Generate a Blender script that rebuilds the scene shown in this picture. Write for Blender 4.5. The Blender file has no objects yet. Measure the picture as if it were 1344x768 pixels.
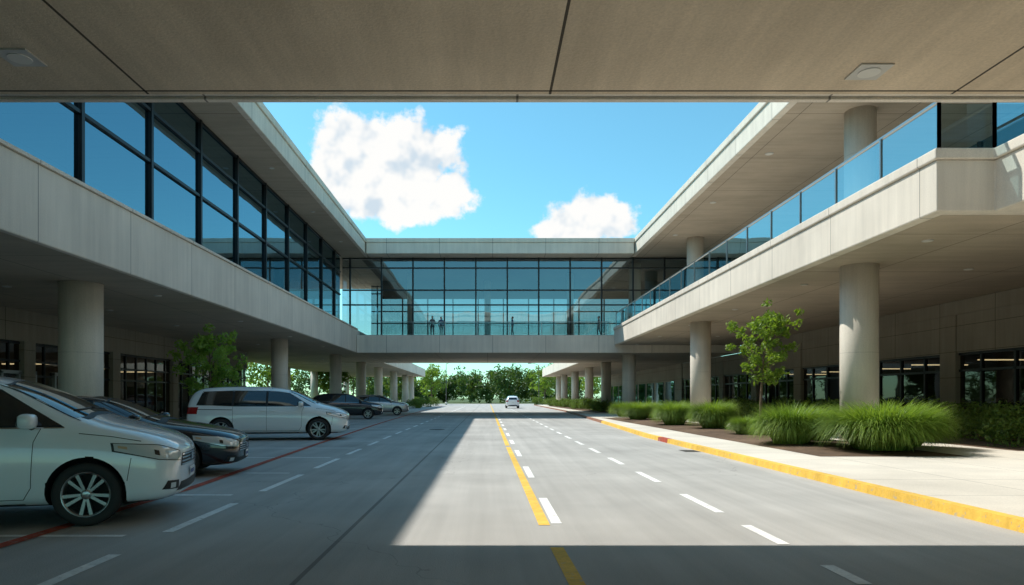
import bpy, bmesh, math, random
import numpy as np
from mathutils import Vector, Matrix, Euler
from mathutils.bvhtree import BVHTree
random.seed(7); np.random.seed(7)
R=math.radians
scene=bpy.context.scene
col=scene.collection
scene.view_settings.view_transform='Standard'
scene.view_settings.look='None'
scene.view_settings.exposure=0

# ---------------------------------------------------------------- materials
def newmat(name):
    m=bpy.data.materials.new(name); m.use_nodes=True
    nt=m.node_tree; nt.nodes.clear()
    out=nt.nodes.new('ShaderNodeOutputMaterial')
    return m,nt,out
def pmat(name,color,rough=0.6,metal=0.0,coat=0.0,emit=None,es=0,spec=0.5,var=0.0,vscale=3.0,bump=0.0,bscale=60):
    m,nt,out=newmat(name)
    p=nt.nodes.new('ShaderNodeBsdfPrincipled')
    p.inputs['Base Color'].default_value=(*color,1)
    p.inputs['Roughness'].default_value=rough
    p.inputs['Metallic'].default_value=metal
    p.inputs['Coat Weight'].default_value=coat
    p.inputs['Coat Roughness'].default_value=0.03
    p.inputs['Specular IOR Level'].default_value=spec
    if emit:
        p.inputs['Emission Color'].default_value=(*emit,1)
        p.inputs['Emission Strength'].default_value=es
    if var>0 or bump>0:
        tc=nt.nodes.new('ShaderNodeTexCoord')
    if var>0:
        n=nt.nodes.new('ShaderNodeTexNoise'); n.inputs['Scale'].default_value=vscale; n.inputs['Detail'].default_value=4
        nt.links.new(tc.outputs['Object'],n.inputs['Vector'])
        mr=nt.nodes.new('ShaderNodeMapRange'); mr.inputs['From Min'].default_value=.3; mr.inputs['From Max'].default_value=.7
        mr.inputs['To Min'].default_value=1-var; mr.inputs['To Max'].default_value=1+var
        nt.links.new(n.outputs['Fac'],mr.inputs['Value'])
        mx=nt.nodes.new('ShaderNodeVectorMath'); mx.operation='SCALE'; mx.inputs[0].default_value=color
        nt.links.new(mr.outputs[0],mx.inputs['Scale']); nt.links.new(mx.outputs[0],p.inputs['Base Color'])
    if bump>0:
        n2=nt.nodes.new('ShaderNodeTexNoise'); n2.inputs['Scale'].default_value=bscale; n2.inputs['Detail'].default_value=2
        nt.links.new(tc.outputs['Object'],n2.inputs['Vector'])
        b=nt.nodes.new('ShaderNodeBump'); b.inputs['Strength'].default_value=bump; b.inputs['Distance'].default_value=0.01
        nt.links.new(n2.outputs['Fac'],b.inputs['Height']); nt.links.new(b.outputs[0],p.inputs['Normal'])
    nt.links.new(p.outputs[0],out.inputs[0])
    return m

def M(nt,op,a,b=None,clamp=False):
    n=nt.nodes.new('ShaderNodeMath'); n.operation=op; n.use_clamp=clamp
    for i,x in enumerate((a,b)):
        if x is None: continue
        if isinstance(x,(int,float)): n.inputs[i].default_value=x
        else: nt.links.new(x,n.inputs[i])
    return n.outputs[0]
def noise(nt,vec,scale,detail=4,rough=.5,mapscale=None,dist=0,loc=None):
    if mapscale or loc:
        mp=nt.nodes.new('ShaderNodeMapping')
        if mapscale: mp.inputs['Scale'].default_value=mapscale
        if loc: mp.inputs['Location'].default_value=loc
        nt.links.new(vec,mp.inputs['Vector']); vec=mp.outputs[0]
    n=nt.nodes.new('ShaderNodeTexNoise'); n.inputs['Scale'].default_value=scale; n.inputs['Detail'].default_value=detail
    n.inputs['Roughness'].default_value=rough; n.inputs['Distortion'].default_value=dist
    nt.links.new(vec,n.inputs['Vector']); return n.outputs['Fac']
def mrange(nt,v,a,b,c,d,smooth=False):
    n=nt.nodes.new('ShaderNodeMapRange')
    if smooth: n.interpolation_type='SMOOTHSTEP'
    for k,x in zip(('From Min','From Max','To Min','To Max'),(a,b,c,d)): n.inputs[k].default_value=x
    nt.links.new(v,n.inputs['Value']); return n.outputs[0]

def concrete(name,color,joints=(),streak=(4,4,.25),rough=.85,bump=.35,stain=.14,jdark=.35,cracks=False,fine=45,wear=None):
    """joints: list of (axis, spacing, offset, width)"""
    m,nt,out=newmat(name)
    tc=nt.nodes.new('ShaderNodeTexCoord'); v=tc.outputs['Object']
    p=nt.nodes.new('ShaderNodeBsdfPrincipled'); p.inputs['Roughness'].default_value=rough
    p.inputs['Specular IOR Level'].default_value=.3
    big=mrange(nt,noise(nt,v,.35,3,.6),.3,.7,1-stain,1+stain*.7)
    st=mrange(nt,noise(nt,v,1.0,3,.65,streak),.3,.7,1-stain*.9,1+stain*.5)
    fn=noise(nt,v,fine,2,.7)
    fi=mrange(nt,fn,.25,.75,.88,1.10)
    f=M(nt,'MULTIPLY',M(nt,'MULTIPLY',big,st),fi)
    height=fn
    if joints:
        sep=nt.nodes.new('ShaderNodeSeparateXYZ'); nt.links.new(v,sep.inputs[0])
    for ax,sp,off,w in joints:
        a=M(nt,'ADD',sep.outputs[ax],1000*sp-off)
        fr=M(nt,'FRACT',M(nt,'DIVIDE',a,sp))
        d=M(nt,'ABSOLUTE',M(nt,'SUBTRACT',fr,.5))
        k=M(nt,'GREATER_THAN',d,.5-w/(2*sp))
        f=M(nt,'MULTIPLY',f,M(nt,'SUBTRACT',1.0,M(nt,'MULTIPLY',k,1-jdark)))
        height=M(nt,'SUBTRACT',height,M(nt,'MULTIPLY',k,1.5))
    if cracks:
        vo=nt.nodes.new('ShaderNodeTexVoronoi'); vo.feature='DISTANCE_TO_EDGE'; vo.inputs['Scale'].default_value=.13
        wv=nt.nodes.new('ShaderNodeTexNoise'); wv.inputs['Scale'].default_value=1.1; wv.inputs['Detail'].default_value=3
        nt.links.new(v,wv.inputs['Vector'])
        sc=nt.nodes.new('ShaderNodeVectorMath'); sc.operation='SCALE'; sc.inputs['Scale'].default_value=1.6; nt.links.new(wv.outputs['Color'],sc.inputs[0])
        ad=nt.nodes.new('ShaderNodeVectorMath'); ad.operation='ADD'; nt.links.new(sc.outputs[0],ad.inputs[0]); nt.links.new(v,ad.inputs[1])
        nt.links.new(ad.outputs[0],vo.inputs['Vector'])
        ck=M(nt,'LESS_THAN',vo.outputs['Distance'],.0012)
        f=M(nt,'MULTIPLY',f,M(nt,'SUBTRACT',1.0,M(nt,'MULTIPLY',ck,.25)))
    s=nt.nodes.new('ShaderNodeVectorMath'); s.operation='SCALE'; s.inputs[0].default_value=color
    nt.links.new(f,s.inputs['Scale']); colr=s.outputs[0]
    if wear:
        wn=noise(nt,v,9,5,.75)
        mk=mrange(nt,wn,wear[1],wear[1]+.06,0,.75)
        mxw=nt.nodes.new('ShaderNodeMix'); mxw.data_type='RGBA'; nt.links.new(mk,mxw.inputs[0])
        nt.links.new(colr,mxw.inputs[6]); mxw.inputs[7].default_value=(*wear[0],1); colr=mxw.outputs[2]
    nt.links.new(colr,p.inputs['Base Color'])
    b=nt.nodes.new('ShaderNodeBump'); b.inputs['Strength'].default_value=bump; b.inputs['Distance'].default_value=.012
    nt.links.new(height,b.inputs['Height']); nt.links.new(b.outputs[0],p.inputs['Normal'])
    nt.links.new(p.outputs[0],out.inputs[0])
    return m

def glassmat(name,refl,trans,base=.6,rough=.015,wave=.02):
    m,nt,out=newmat(name)
    tc=nt.nodes.new('ShaderNodeTexCoord'); geo=nt.nodes.new('ShaderNodeNewGeometry')
    n=nt.nodes.new('ShaderNodeTexNoise'); n.inputs['Scale'].default_value=.5; n.inputs['Detail'].default_value=1
    nt.links.new(tc.outputs['Object'],n.inputs['Vector'])
    b=nt.nodes.new('ShaderNodeBump'); b.inputs['Strength'].default_value=wave; b.inputs['Distance'].default_value=.3
    nt.links.new(n.outputs['Fac'],b.inputs['Height'])
    g=nt.nodes.new('ShaderNodeBsdfGlossy'); g.inputs['Color'].default_value=(*refl,1); g.inputs['Roughness'].default_value=rough
    nt.links.new(b.outputs[0],g.inputs['Normal'])
    t=nt.nodes.new('ShaderNodeBsdfTransparent'); t.inputs['Color'].default_value=(*trans,1)
    fr=nt.nodes.new('ShaderNodeFresnel')
    nt.links.new(M(nt,'SUBTRACT',1.5,M(nt,'MULTIPLY',geo.outputs['Backfacing'],.83333)),fr.inputs['IOR'])
    fac=M(nt,'ADD',M(nt,'MULTIPLY',fr.outputs[0],1-base),base,True)
    mx=nt.nodes.new('ShaderNodeMixShader'); nt.links.new(fac,mx.inputs[0])
    nt.links.new(t.outputs[0],mx.inputs[1]); nt.links.new(g.outputs[0],mx.inputs[2])
    nt.links.new(mx.outputs[0],out.inputs[0])
    return m

def leafmat(name,c1,c2,trans=.35):
    m,nt,out=newmat(name)
    geo=nt.nodes.new('ShaderNodeNewGeometry'); tc=nt.nodes.new('ShaderNodeTexCoord')
    nz=noise(nt,tc.outputs['Object'],1.7,2)
    f=M(nt,'ADD',M(nt,'MULTIPLY',geo.outputs['Random Per Island'],.6),M(nt,'MULTIPLY',mrange(nt,nz,.3,.7,0,1),.4),True)
    mix=nt.nodes.new('ShaderNodeMix'); mix.data_type='RGBA'
    mix.inputs[6].default_value=(*c1,1); mix.inputs[7].default_value=(*c2,1)
    nt.links.new(f,mix.inputs[0])
    p=nt.nodes.new('ShaderNodeBsdfPrincipled'); p.inputs['Roughness'].default_value=.5; p.inputs['Specular IOR Level'].default_value=.35
    nt.links.new(mix.outputs[2],p.inputs['Base Color'])
    t=nt.nodes.new('ShaderNodeBsdfTranslucent')
    sc=nt.nodes.new('ShaderNodeVectorMath'); sc.operation='MULTIPLY'; sc.inputs[1].default_value=(1.5,1.5,.6)
    nt.links.new(mix.outputs[2],sc.inputs[0]); nt.links.new(sc.outputs[0],t.inputs['Color'])
    mx=nt.nodes.new('ShaderNodeMixShader'); mx.inputs[0].default_value=trans
    nt.links.new(p.outputs[0],mx.inputs[1]); nt.links.new(t.outputs[0],mx.inputs[2]); nt.links.new(mx.outputs[0],out.inputs[0])
    return m

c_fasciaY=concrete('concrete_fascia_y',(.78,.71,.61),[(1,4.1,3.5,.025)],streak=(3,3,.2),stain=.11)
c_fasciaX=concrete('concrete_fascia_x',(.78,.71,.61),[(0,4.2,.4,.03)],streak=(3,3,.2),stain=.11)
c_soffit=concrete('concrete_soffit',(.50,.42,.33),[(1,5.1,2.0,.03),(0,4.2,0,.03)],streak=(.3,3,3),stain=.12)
c_ceiling=concrete('concrete_ceiling',(.66,.54,.395),[(0,5.35,.83,.035),(1,12.0,-3,.04)],streak=(3,.25,3),stain=.14,fine=28,bump=.5,jdark=.12)
c_column=concrete('concrete_column',(.74,.68,.59),[(2,2.75,.1,.012)],stain=.12,jdark=.7)
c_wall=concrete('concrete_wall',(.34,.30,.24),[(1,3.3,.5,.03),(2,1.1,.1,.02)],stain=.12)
asphalt=concrete('asphalt',(.45,.44,.42),[(0,200,-1.52,.03)],streak=(2.2,.07,1),rough=.9,bump=.5,stain=.16,jdark=.55,cracks=True,fine=70)
walk=concrete('sidewalk_concrete',(.70,.645,.56),[(1,1.8,.3,.02),(0,1.9,.1,.02)],streak=(.5,.5,1),stain=.12,jdark=.5,bump=.3)
mulch=concrete('mulch',(.15,.095,.06),stain=.4,bump=1.0,fine=18)
grassm=concrete('lawn',(.08,.12,.03),stain=.35,bump=.6,fine=8)
yellow=concrete('yellow_paint',(.86,.54,.10),stain=.2,bump=.3,fine=25,wear=((.45,.40,.32),.58))
redp=concrete('red_paint',(.50,.10,.06),stain=.35,bump=.3,fine=25,wear=((.35,.30,.28),.57))
brownk=concrete('kerb_brown',(.30,.15,.10),stain=.2,bump=.3)
whitep=concrete('white_road_paint',(.86,.86,.84),stain=.15,bump=.3,fine=22,wear=((.46,.45,.43),.58))
iron=concrete('cast_iron',(.10,.095,.09),[(0,.09,0,.03),(1,.09,0,.03)],stain=.2,jdark=.4)
frame=pmat('dark_mullion',(.018,.02,.022),.4,.3)
steel=pmat('steel_rail',(.35,.37,.38),.3,.9)
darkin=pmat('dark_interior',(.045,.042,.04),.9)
floorin=pmat('interior_floor',(.16,.15,.14),.5)
glass_off=glassmat('curtain_glass',(.33,.52,.62),(.22,.27,.28),.62)
glass_br=glassmat('bridge_glass',(.50,.60,.64),(.64,.72,.74),.32,wave=.03)
glass_store=glassmat('storefront_glass',(.55,.57,.57),(.25,.26,.25),.03)
glass_rail=glassmat('balustrade_glass',(.55,.74,.80),(.50,.70,.74),.50)
glass_front=glassmat('balustrade_front_glass',(.6,.78,.82),(.62,.80,.84),.12)
glass_clear=glassmat('clear_balustrade_glass',(.8,.85,.85),(.86,.90,.90),.06)
lampm=pmat('downlight_lens',(.72,.70,.65),.4)
lampwarm=pmat('interior_lamp',(.8,.7,.5),.4,emit=(1,.75,.4),es=2.4)
trimm=pmat('downlight_trim',(.60,.58,.55),.4,.2)
bark=pmat('bark',(.17,.12,.08),.9,var=.3,vscale=12,bump=.6,bscale=30)
leaf_y=leafmat('leaf_young',(.10,.18,.03),(.26,.37,.06),.45)
leaf_l=leafmat('leaf_shade_lift',(.14,.25,.05),(.32,.45,.10),.45)  # brightened leaf colour, makes up for missing sun on the shaded left tree
leaf_d=leafmat('leaf_dark',(.04,.085,.02),(.11,.17,.04),.3)
leaf_h=leafmat('leaf_hedge',(.06,.12,.02),(.17,.24,.05),.35)
grassb=leafmat('grass_blade',(.07,.15,.02),(.30,.42,.08),.35)

# ---------------------------------------------------------------- mesh builder
class MB:
    def __init__(s): s.v=[];s.f=[];s.m=[];s.s=[];s.mats=[]
    def mi(s,mat):
        if mat not in s.mats: s.mats.append(mat)
        return s.mats.index(mat)
    def face(s,idx,mat,sm=False): s.f.append(tuple(idx)); s.m.append(s.mi(mat)); s.s.append(sm)
    def quad(s,pts,mat,sm=False):
        b=len(s.v); s.v+= [tuple(p) for p in pts]; s.face(range(b,b+len(pts)),mat,sm)
    def box(s,x0,x1,y0,y1,z0,z1,mat,mx=None):
        b=len(s.v)
        P=[(x0,y0,z0),(x1,y0,z0),(x1,y1,z0),(x0,y1,z0),(x0,y0,z1),(x1,y0,z1),(x1,y1,z1),(x0,y1,z1)]
        if mx is not None: P=[tuple(mx@Vector(p)) for p in P]
        s.v+=P
        for q in ((0,3,2,1),(4,5,6,7),(0,1,5,4),(1,2,6,5),(2,3,7,6),(3,0,4,7)): s.face([b+i for i in q],mat)
    def tube(s,pts,rad,mat,seg=8,cap=True,sm=True):
        b=len(s.v); n=len(pts)
        pts=[Vector(p) for p in pts]
        for i,p in enumerate(pts):
            d=(pts[min(i+1,n-1)]-pts[max(i-1,0)]).normalized()
            a=d.orthogonal().normalized() if abs(d.z)<.95 else Vector((1,0,0))
            a=(a-d*a.dot(d)).normalized(); c=d.cross(a)
            for k in range(seg):
                t=2*math.pi*k/seg
                s.v.append(tuple(p+(a*math.cos(t)+c*math.sin(t))*rad[i]))
        for i in range(n-1):
            for k in range(seg):
                k2=(k+1)%seg
                s.face((b+i*seg+k,b+i*seg+k2,b+(i+1)*seg+k2,b+(i+1)*seg+k),mat,sm)
        if cap:
            s.face([b+k for k in range(seg)][::-1],mat); s.face([b+(n-1)*seg+k for k in range(seg)],mat)
    def cyl(s,x,y,z0,z1,r,mat,seg=40): s.tube([(x,y,z0),(x,y,z1)],[r,r],mat,seg)
    def lathe(s,prof,mat,seg=32,mx=None):
        """profile (r,y) about Y axis"""
        b=len(s.v); n=len(prof)
        for r,y in prof:
            for k in range(seg):
                t=2*math.pi*k/seg; p=Vector((r*math.cos(t),y,r*math.sin(t)))
                if mx is not None:p=mx@p
                s.v.append(tuple(p))
        for i in range(n-1):
            for k in range(seg):
                k2=(k+1)%seg; s.face((b+i*seg+k,b+i*seg+k2,b+(i+1)*seg+k2,b+(i+1)*seg+k),mat,True)
    def ellipsoid(s,c,r,mat,mx=None,nu=16,nv=10,power=1.0):
        b=len(s.v)
        def sp(x): return math.copysign(abs(x)**power,x)
        for i in range(nv+1):
            ph=math.pi*i/nv-math.pi/2
            for k in range(nu):
                t=2*math.pi*k/nu
                p=Vector((c[0]+r[0]*sp(math.cos(ph))*sp(math.cos(t)),c[1]+r[1]*sp(math.cos(ph))*sp(math.sin(t)),c[2]+r[2]*sp(math.sin(ph))))
                if mx is not None:p=mx@p
                s.v.append(tuple(p))
        for i in range(nv):
            for k in range(nu):
                k2=(k+1)%nu; s.face((b+i*nu+k,b+i*nu+k2,b+(i+1)*nu+k2,b+(i+1)*nu+k),mat,True)
    def mesh(s,name):
        me=bpy.data.meshes.new(name); me.from_pydata(s.v,[],s.f)
        for m in s.mats: me.materials.append(m)
        me.polygons.foreach_set('material_index',s.m); me.polygons.foreach_set('use_smooth',s.s); me.update()
        return me
    def build(s,name,parent=None,bevel=0):
        o=bpy.data.objects.new(name,s.mesh(name)); col.objects.link(o)
        if parent: attach(o,parent)
        if bevel:
            md=o.modifiers.new('bevel','BEVEL'); md.width=bevel; md.segments=2; md.limit_method='ANGLE'; md.angle_limit=R(50)
        return o
def attach(o,parent):
    o.parent=parent; o.matrix_parent_inverse=parent.matrix_basis.inverted()
def empty(name,loc=(0,0,0),rz=0):
    e=bpy.data.objects.new(name,None); e.empty_display_size=.5
    e.location=loc; e.rotation_euler=(0,0,rz); col.objects.link(e)
    e.matrix_basis=Matrix.Translation(loc)@Matrix.Rotation(rz,4,'Z')
    return e

# ---------------------------------------------------------------- ground
b=MB(); b.quad([(-1500,-1500,-.04),(1500,-1500,-.04),(1500,1500,-.04),(-1500,1500,-.04)],grassm); b.build('ground')
b=MB()
def strip(b,pl,w,z,mat):
    for (x0,y0),(x1,y1) in zip(pl[:-1],pl[1:]):
        b.quad([(x0-w/2,y0,z),(x0+w/2,y0,z),(x1+w/2,y1,z),(x1-w/2,y1,z)],mat)
def split_quad(b,x0,x1,y0,y1,z,mat):
    b.quad([(x0,y0,z),(x1,y0,z),(x1,y1,z),(x0,y1,z)],mat)
split_quad(b,-14,12,-40,150,0,asphalt)
split_quad(b,-120,120,150,163,-.004,asphalt)
b.build('road')
b=MB()
def yx(y): return .60+max(0,(10-y))*.02
for a,c in ((-8,2.5),(3.3,6.6),(7.75,20),(20.6,34),(34.8,60),(62,100),(102,148)):
    b.quad([(yx(a)-.065,a,.004),(yx(a)+.065,a,.004),(yx(c)+.065,c,.004),(yx(c)-.065,c,.004)],yellow)
for y in list(np.arange(7.85,60,4.5)):
    b.quad([(.735,y,.004),(.855,y,.004),(.855,y+2.0,.004),(.735,y+2.0,.004)],whitep)
for y in [3.6,5.3]+[6.75]+list(np.arange(8.6,110,3.1)):
    ln=.6 if y==5.3 else (1.0 if y==6.75 else 1.65)
    b.quad([(2.87,y,.004),(2.99,y,.004),(2.99,y+ln,.004),(2.87,y+ln,.004)],whitep)
for y,ln in [(1.9,2),(5.2,1.1),(7.35,2.0),(10.55,2.3),(14,2.2)]+[(q,1.9) for q in np.arange(17.4,110,3.3)]:
    x=-3.42-max(0,min(1,(y-5)/20))*.25
    b.quad([(x-.06,y,.004),(x+.06,y,.004),(x+.045,y+ln,.004),(x-.075,y+ln,.004)],whitep)
for y in [1.0,4.1,7.15,10.15,13.1,16.5]+list(np.arange(19.6,62,3.1)):
    b.quad([(-10.8,y-.05,.004),(-3.8,y-.05,.004),(-3.8,y+.05,.004),(-10.8,y+.05,.004)],whitep)
b.build('road_marking')
b=MB(); b.tube([(-2.3,31,-.02),(-2.3,31,.003)],[.36,.36],iron,28); b.build('manhole_cover')
b=MB(); b.box(5.28,5.7,18.2,18.9,-.02,.003,iron); b.build('storm_drain')
b=MB()
strip(b,[(-4.75,-8),(-4.75,11),(-5.3,21),(-6.1,39),(-7.2,75),(-8,120)],.16,.008,redp)
b.build('red_fire_lane_line')
KL=[(5.75,-20),(5.75,15),(5.75,25),(6.5,39),(8.0,72),(8.8,130)]
b=MB()
for i in range(len(KL)-1):
    (x0,y0),(x1,y1)=KL[i],KL[i+1]
    b.quad([(x0+.15,y0,.12),(24,y0,.12),(24,y1,.12),(x1+.15,y1,.12)],walk)
b.quad([(8.95,130,.12),(24,130,.12),(24,130,-.05),(8.95,130,-.05)],walk)
b.build('sidewalk')
b=MB()
def kerbseg(b,p,q,mat,w=.16,z=.13):
    (x0,y0),(x1,y1)=p,q
    b.quad([(x0,y0,z),(x0+w,y0,z),(x1+w,y1,z),(x1,y1,z)],mat)
    b.quad([(x0-.015,y0,-.01),(x0,y0,z),(x1,y1,z),(x1-.015,y1,-.01)],mat)
    b.quad([(x0+w,y0,z),(x0+w,y0,0),(x1+w,y1,0),(x1+w,y1,z)],mat)
kerbseg(b,KL[0],(5.75,21.8),yellow); kerbseg(b,(5.75,21.8),(5.75,23.0),redp)
kerbseg(b,(5.75,23.0),KL[2],yellow); kerbseg(b,KL[2],KL[3],yellow); kerbseg(b,KL[3],KL[4],brownk); kerbseg(b,KL[4],KL[5],brownk)
b.build('painted_kerb')
b=MB(); b.box(-19,-11.2,-20,118,-.02,.12,walk); b.build('sidewalk',bevel=.015)
b=MB()
def bed(x0,x1,y0,y1,z0=.124):
    nx,ny=10,int((y1-y0)*1.2)
    base=len(b.v)
    for j in range(ny+1):
        for i in range(nx+1):
            u=i/nx; w=j/ny
            edge=min(u,1-u)*2; edge=min(1,edge*3)*min(1,min(w,1-w)*12)
            b.v.append((x0+(x1-x0)*u,y0+(y1-y0)*w,z0+.07*edge+random.uniform(-.01,.012)*edge))
    for j in range(ny):
        for i in range(nx):
            q=base+j*(nx+1)+i; b.face((q,q+1,q+nx+2,q+nx+1),mulch,True)
bed(7.5,10.9,15.4,45); bed(13.2,19.6,17,53); bed(9.5,13.5,60,112)
b.build('planting_bed')

# ---------------------------------------------------------------- left building
def downlights(name,parent,pts,z,r=.10):
    b=MB()
    for x,y in pts:
        b.tube([(x,y,z-.02),(x,y,z+.01)],[r*1.35,r*1.35],trimm,20)
        b.tube([(x,y,z-.026),(x,y,z)],[r,r],lampm,20)
    return b.build(name,parent)
def column(b,x,y,z0,z1,r):
    b.cyl(x,y,z0,z1,r,c_column)
LB=empty('glass_office_building',(-20,25,0))
b=MB(); b.box(-32,-10.4,-20,70,5.05,6.86,c_fasciaY); b.build('floor_slab',LB,.03)
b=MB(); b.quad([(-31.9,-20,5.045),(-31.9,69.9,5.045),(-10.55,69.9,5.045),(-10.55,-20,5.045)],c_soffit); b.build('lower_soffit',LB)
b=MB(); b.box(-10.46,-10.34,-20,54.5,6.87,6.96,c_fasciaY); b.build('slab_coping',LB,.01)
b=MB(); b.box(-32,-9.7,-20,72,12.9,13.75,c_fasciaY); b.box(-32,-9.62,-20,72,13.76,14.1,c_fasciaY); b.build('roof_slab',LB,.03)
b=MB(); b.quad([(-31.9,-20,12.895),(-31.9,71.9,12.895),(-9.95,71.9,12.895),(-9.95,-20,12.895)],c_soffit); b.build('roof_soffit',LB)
b=MB(); b.quad([(-11.9,-20,6.86),(-11.9,55,6.86),(-11.9,55,12.9),(-11.9,-20,12.9)],glass_off); b.build('curtain_wall_glass',LB)
b=MB()
ys=[19.9+4.12*k for k in range(-9,9)]
for y in ys: b.box(-12.0,-11.78,y-.075,y+.075,6.865,12.89,frame)
for z in (6.95,9.75,11.55,12.82): b.box(-12.0,-11.81,-19.9,54.9,z-.055,z+.055,frame)
b.build('curtain_wall_mullions',LB)
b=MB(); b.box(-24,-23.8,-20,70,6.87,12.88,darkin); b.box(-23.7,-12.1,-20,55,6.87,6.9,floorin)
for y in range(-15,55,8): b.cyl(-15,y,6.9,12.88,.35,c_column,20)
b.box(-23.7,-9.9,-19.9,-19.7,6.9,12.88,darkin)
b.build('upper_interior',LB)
b=MB()
for y in (1.5,21.5,42,57.5): column(b,-12.8,y,.12,5.04,.62 if y<30 else .5)
b.build('columns',LB)
b=MB()
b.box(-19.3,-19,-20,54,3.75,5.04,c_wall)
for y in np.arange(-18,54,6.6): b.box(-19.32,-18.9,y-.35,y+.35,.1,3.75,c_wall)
b.build('ground_floor_wall',LB)
b=MB(); b.quad([(-19.12,-20,.12),(-19.12,54,.12),(-19.12,54,3.75),(-19.12,-20,3.75)],glass_store); b.build('storefront_glass',LB)
b=MB()
for y in np.arange(-19,54,1.1):
    b.box(-19.18,-19.06,y-.035,y+.035,.12,3.74,frame)
for z in (.2,2.35,2.95,3.68): b.box(-19.18,-19.07,-20,54,z-.045,z+.045,frame)
for y in (14.5,31,27.7):
    for k in (-1.0,0,1.0): b.box(-19.2,-18.98,y+k-.06,y+k+.06,.12,2.5,steel)
    b.box(-19.2,-18.98,y-1.06,y+1.06,2.42,2.55,steel)
b.build('storefront_frames',LB)
b=MB(); b.box(-29,-28.8,-20,54,.1,5.0,pmat('lobby_wall',(.22,.19,.15),.8,var=.3,vscale=.6)); b.box(-28.8,-19.3,-20,54,.1,.13,floorin)
b.box(-28.8,-19.4,53.8,54,.13,5.0,c_wall); b.box(-28.8,-19.4,-20,-19.8,.13,5.0,darkin)
for y in range(-10,54,6):
    b.box(-27,-24,y-.08,y+.08,3.3,3.36,lampwarm)
    b.box(-24.6,-23.4,y+1.2,y+3.4,.13,1.15,darkin)
b.build('lobby_interior',LB)
downlights('downlights',LB,[(-15.5,y) for y in range(4,70,6)]+[(-11.6,y) for y in range(8,54,8)],5.04)
downlights('roof_downlights',LB,[(-10.75,y) for y in range(10,54,8)],12.89)

# ---------------------------------------------------------------- right building
RB=empty('terminal_building',(20,30,0))
b=MB()
def prism(b,poly,z0,z1,mat):
    n=len(poly); base=len(b.v)
    b.v+=[(x,y,z0) for x,y in poly]+[(x,y,z1) for x,y in poly]
    b.face([base+i for i in range(n)][::-1],mat); b.face([base+n+i for i in range(n)],mat)
    for i in range(n):
        j=(i+1)%n; b.face((base+i,base+j,base+n+j,base+n+i),mat)
poly=[(10,15.2),(11.3,15.2),(11.3,13.0),(34,13.0),(34,53.98),(10,53.98)]
prism(b,poly,5.6,6.75,c_fasciaY)
polyc=[(9.94,15.14),(11.24,15.14),(11.24,12.94),(34,12.94),(34,53.98),(9.94,53.98)]
prism(b,polyc,6.755,7.0,c_fasciaY)
b.build('balcony_slab',RB,.03)
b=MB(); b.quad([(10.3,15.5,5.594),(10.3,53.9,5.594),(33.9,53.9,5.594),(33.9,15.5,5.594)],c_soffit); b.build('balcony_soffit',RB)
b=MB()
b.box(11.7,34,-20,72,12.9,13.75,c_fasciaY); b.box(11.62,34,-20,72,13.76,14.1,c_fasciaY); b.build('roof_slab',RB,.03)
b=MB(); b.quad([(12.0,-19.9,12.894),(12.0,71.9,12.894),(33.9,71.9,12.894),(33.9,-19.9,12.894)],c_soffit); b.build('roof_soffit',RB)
b=MB()
for y in (4.5,21.5,37.5,56.5): column(b,11.7,y,.12,5.6,.55)
for y in (10.5,27.3,49): column(b,14.9,y,7.0 if y>13 else 0.1,12.9,.58)
b.build('columns',RB)
b=MB(); g=MB()
def rail(p,q,n,gm=None):
    gm=gm or glass_rail
    p=Vector(p);q=Vector(q); d=(q-p); L=d.length; d.normalize(); nrm=Vector((-d.y,d.x,0))
    for i in range(n+1):
        c=p+d*L*i/n
        b.box(c.x-.03,c.x+.03,c.y-.03,c.y+.03,7.0,8.12,steel)
    for i in range(n):
        a=p+d*(L*i/n+.05); e=p+d*(L*(i+1)/n-.05)
        g.quad([(e.x,e.y,7.05),(a.x,a.y,7.05),(a.x,a.y,8.06),(e.x,e.y,8.06)],gm)
    w=nrm*.035
    P=[p-w,p+w,q+w,q-w]; base=len(b.v)
    b.v+=[(k.x,k.y,8.1) for k in P]+[(k.x,k.y,8.15) for k in P]
    for f in ((0,3,2,1),(4,5,6,7),(0,1,5,4),(1,2,6,5),(2,3,7,6),(3,0,4,7)): b.face([base+i for i in f],steel)
rail((10.15,15.35,0),(10.15,53.9,0),17)
rail((10.15,15.35,0),(11.4,15.35,0),1,glass_front)
rail((11.4,13.15,0),(11.4,15.35,0),1)
rail((11.4,13.15,0),(33,13.15,0),10,glass_front)
b.build('balustrade_posts',RB); g.build('balustrade_glass',RB)
b=MB(); b.box(22,22.3,13,54,7.0,12.89,glass_off)
for y in np.arange(14,54,3.3): b.box(21.9,22.05,y-.06,y+.06,7,12.88,frame)
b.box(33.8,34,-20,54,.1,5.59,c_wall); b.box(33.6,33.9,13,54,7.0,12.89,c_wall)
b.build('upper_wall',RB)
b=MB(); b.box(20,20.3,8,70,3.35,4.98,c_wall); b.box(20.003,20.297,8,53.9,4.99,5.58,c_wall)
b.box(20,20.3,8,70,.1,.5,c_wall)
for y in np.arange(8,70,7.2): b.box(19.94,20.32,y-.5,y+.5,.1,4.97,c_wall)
b.build('ground_floor_wall',RB)
b=MB(); b.quad([(20.15,70,.5),(20.15,8,.5),(20.15,8,3.35),(20.15,70,3.35)],glass_store); b.build('storefront_glass',RB)
b=MB()
for y in np.arange(8,70,1.8): b.box(20.08,20.2,y-.05,y+.05,.5,3.34,frame)
for z in (.55,2.6,3.3): b.box(20.08,20.19,8,69.9,z-.05,z+.05,frame)
b.build('storefront_frames',RB)
b=MB(); b.box(28,28.2,8,70,.1,5.5,darkin); b.box(20.4,28,8,70,.1,.13,darkin)
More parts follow.
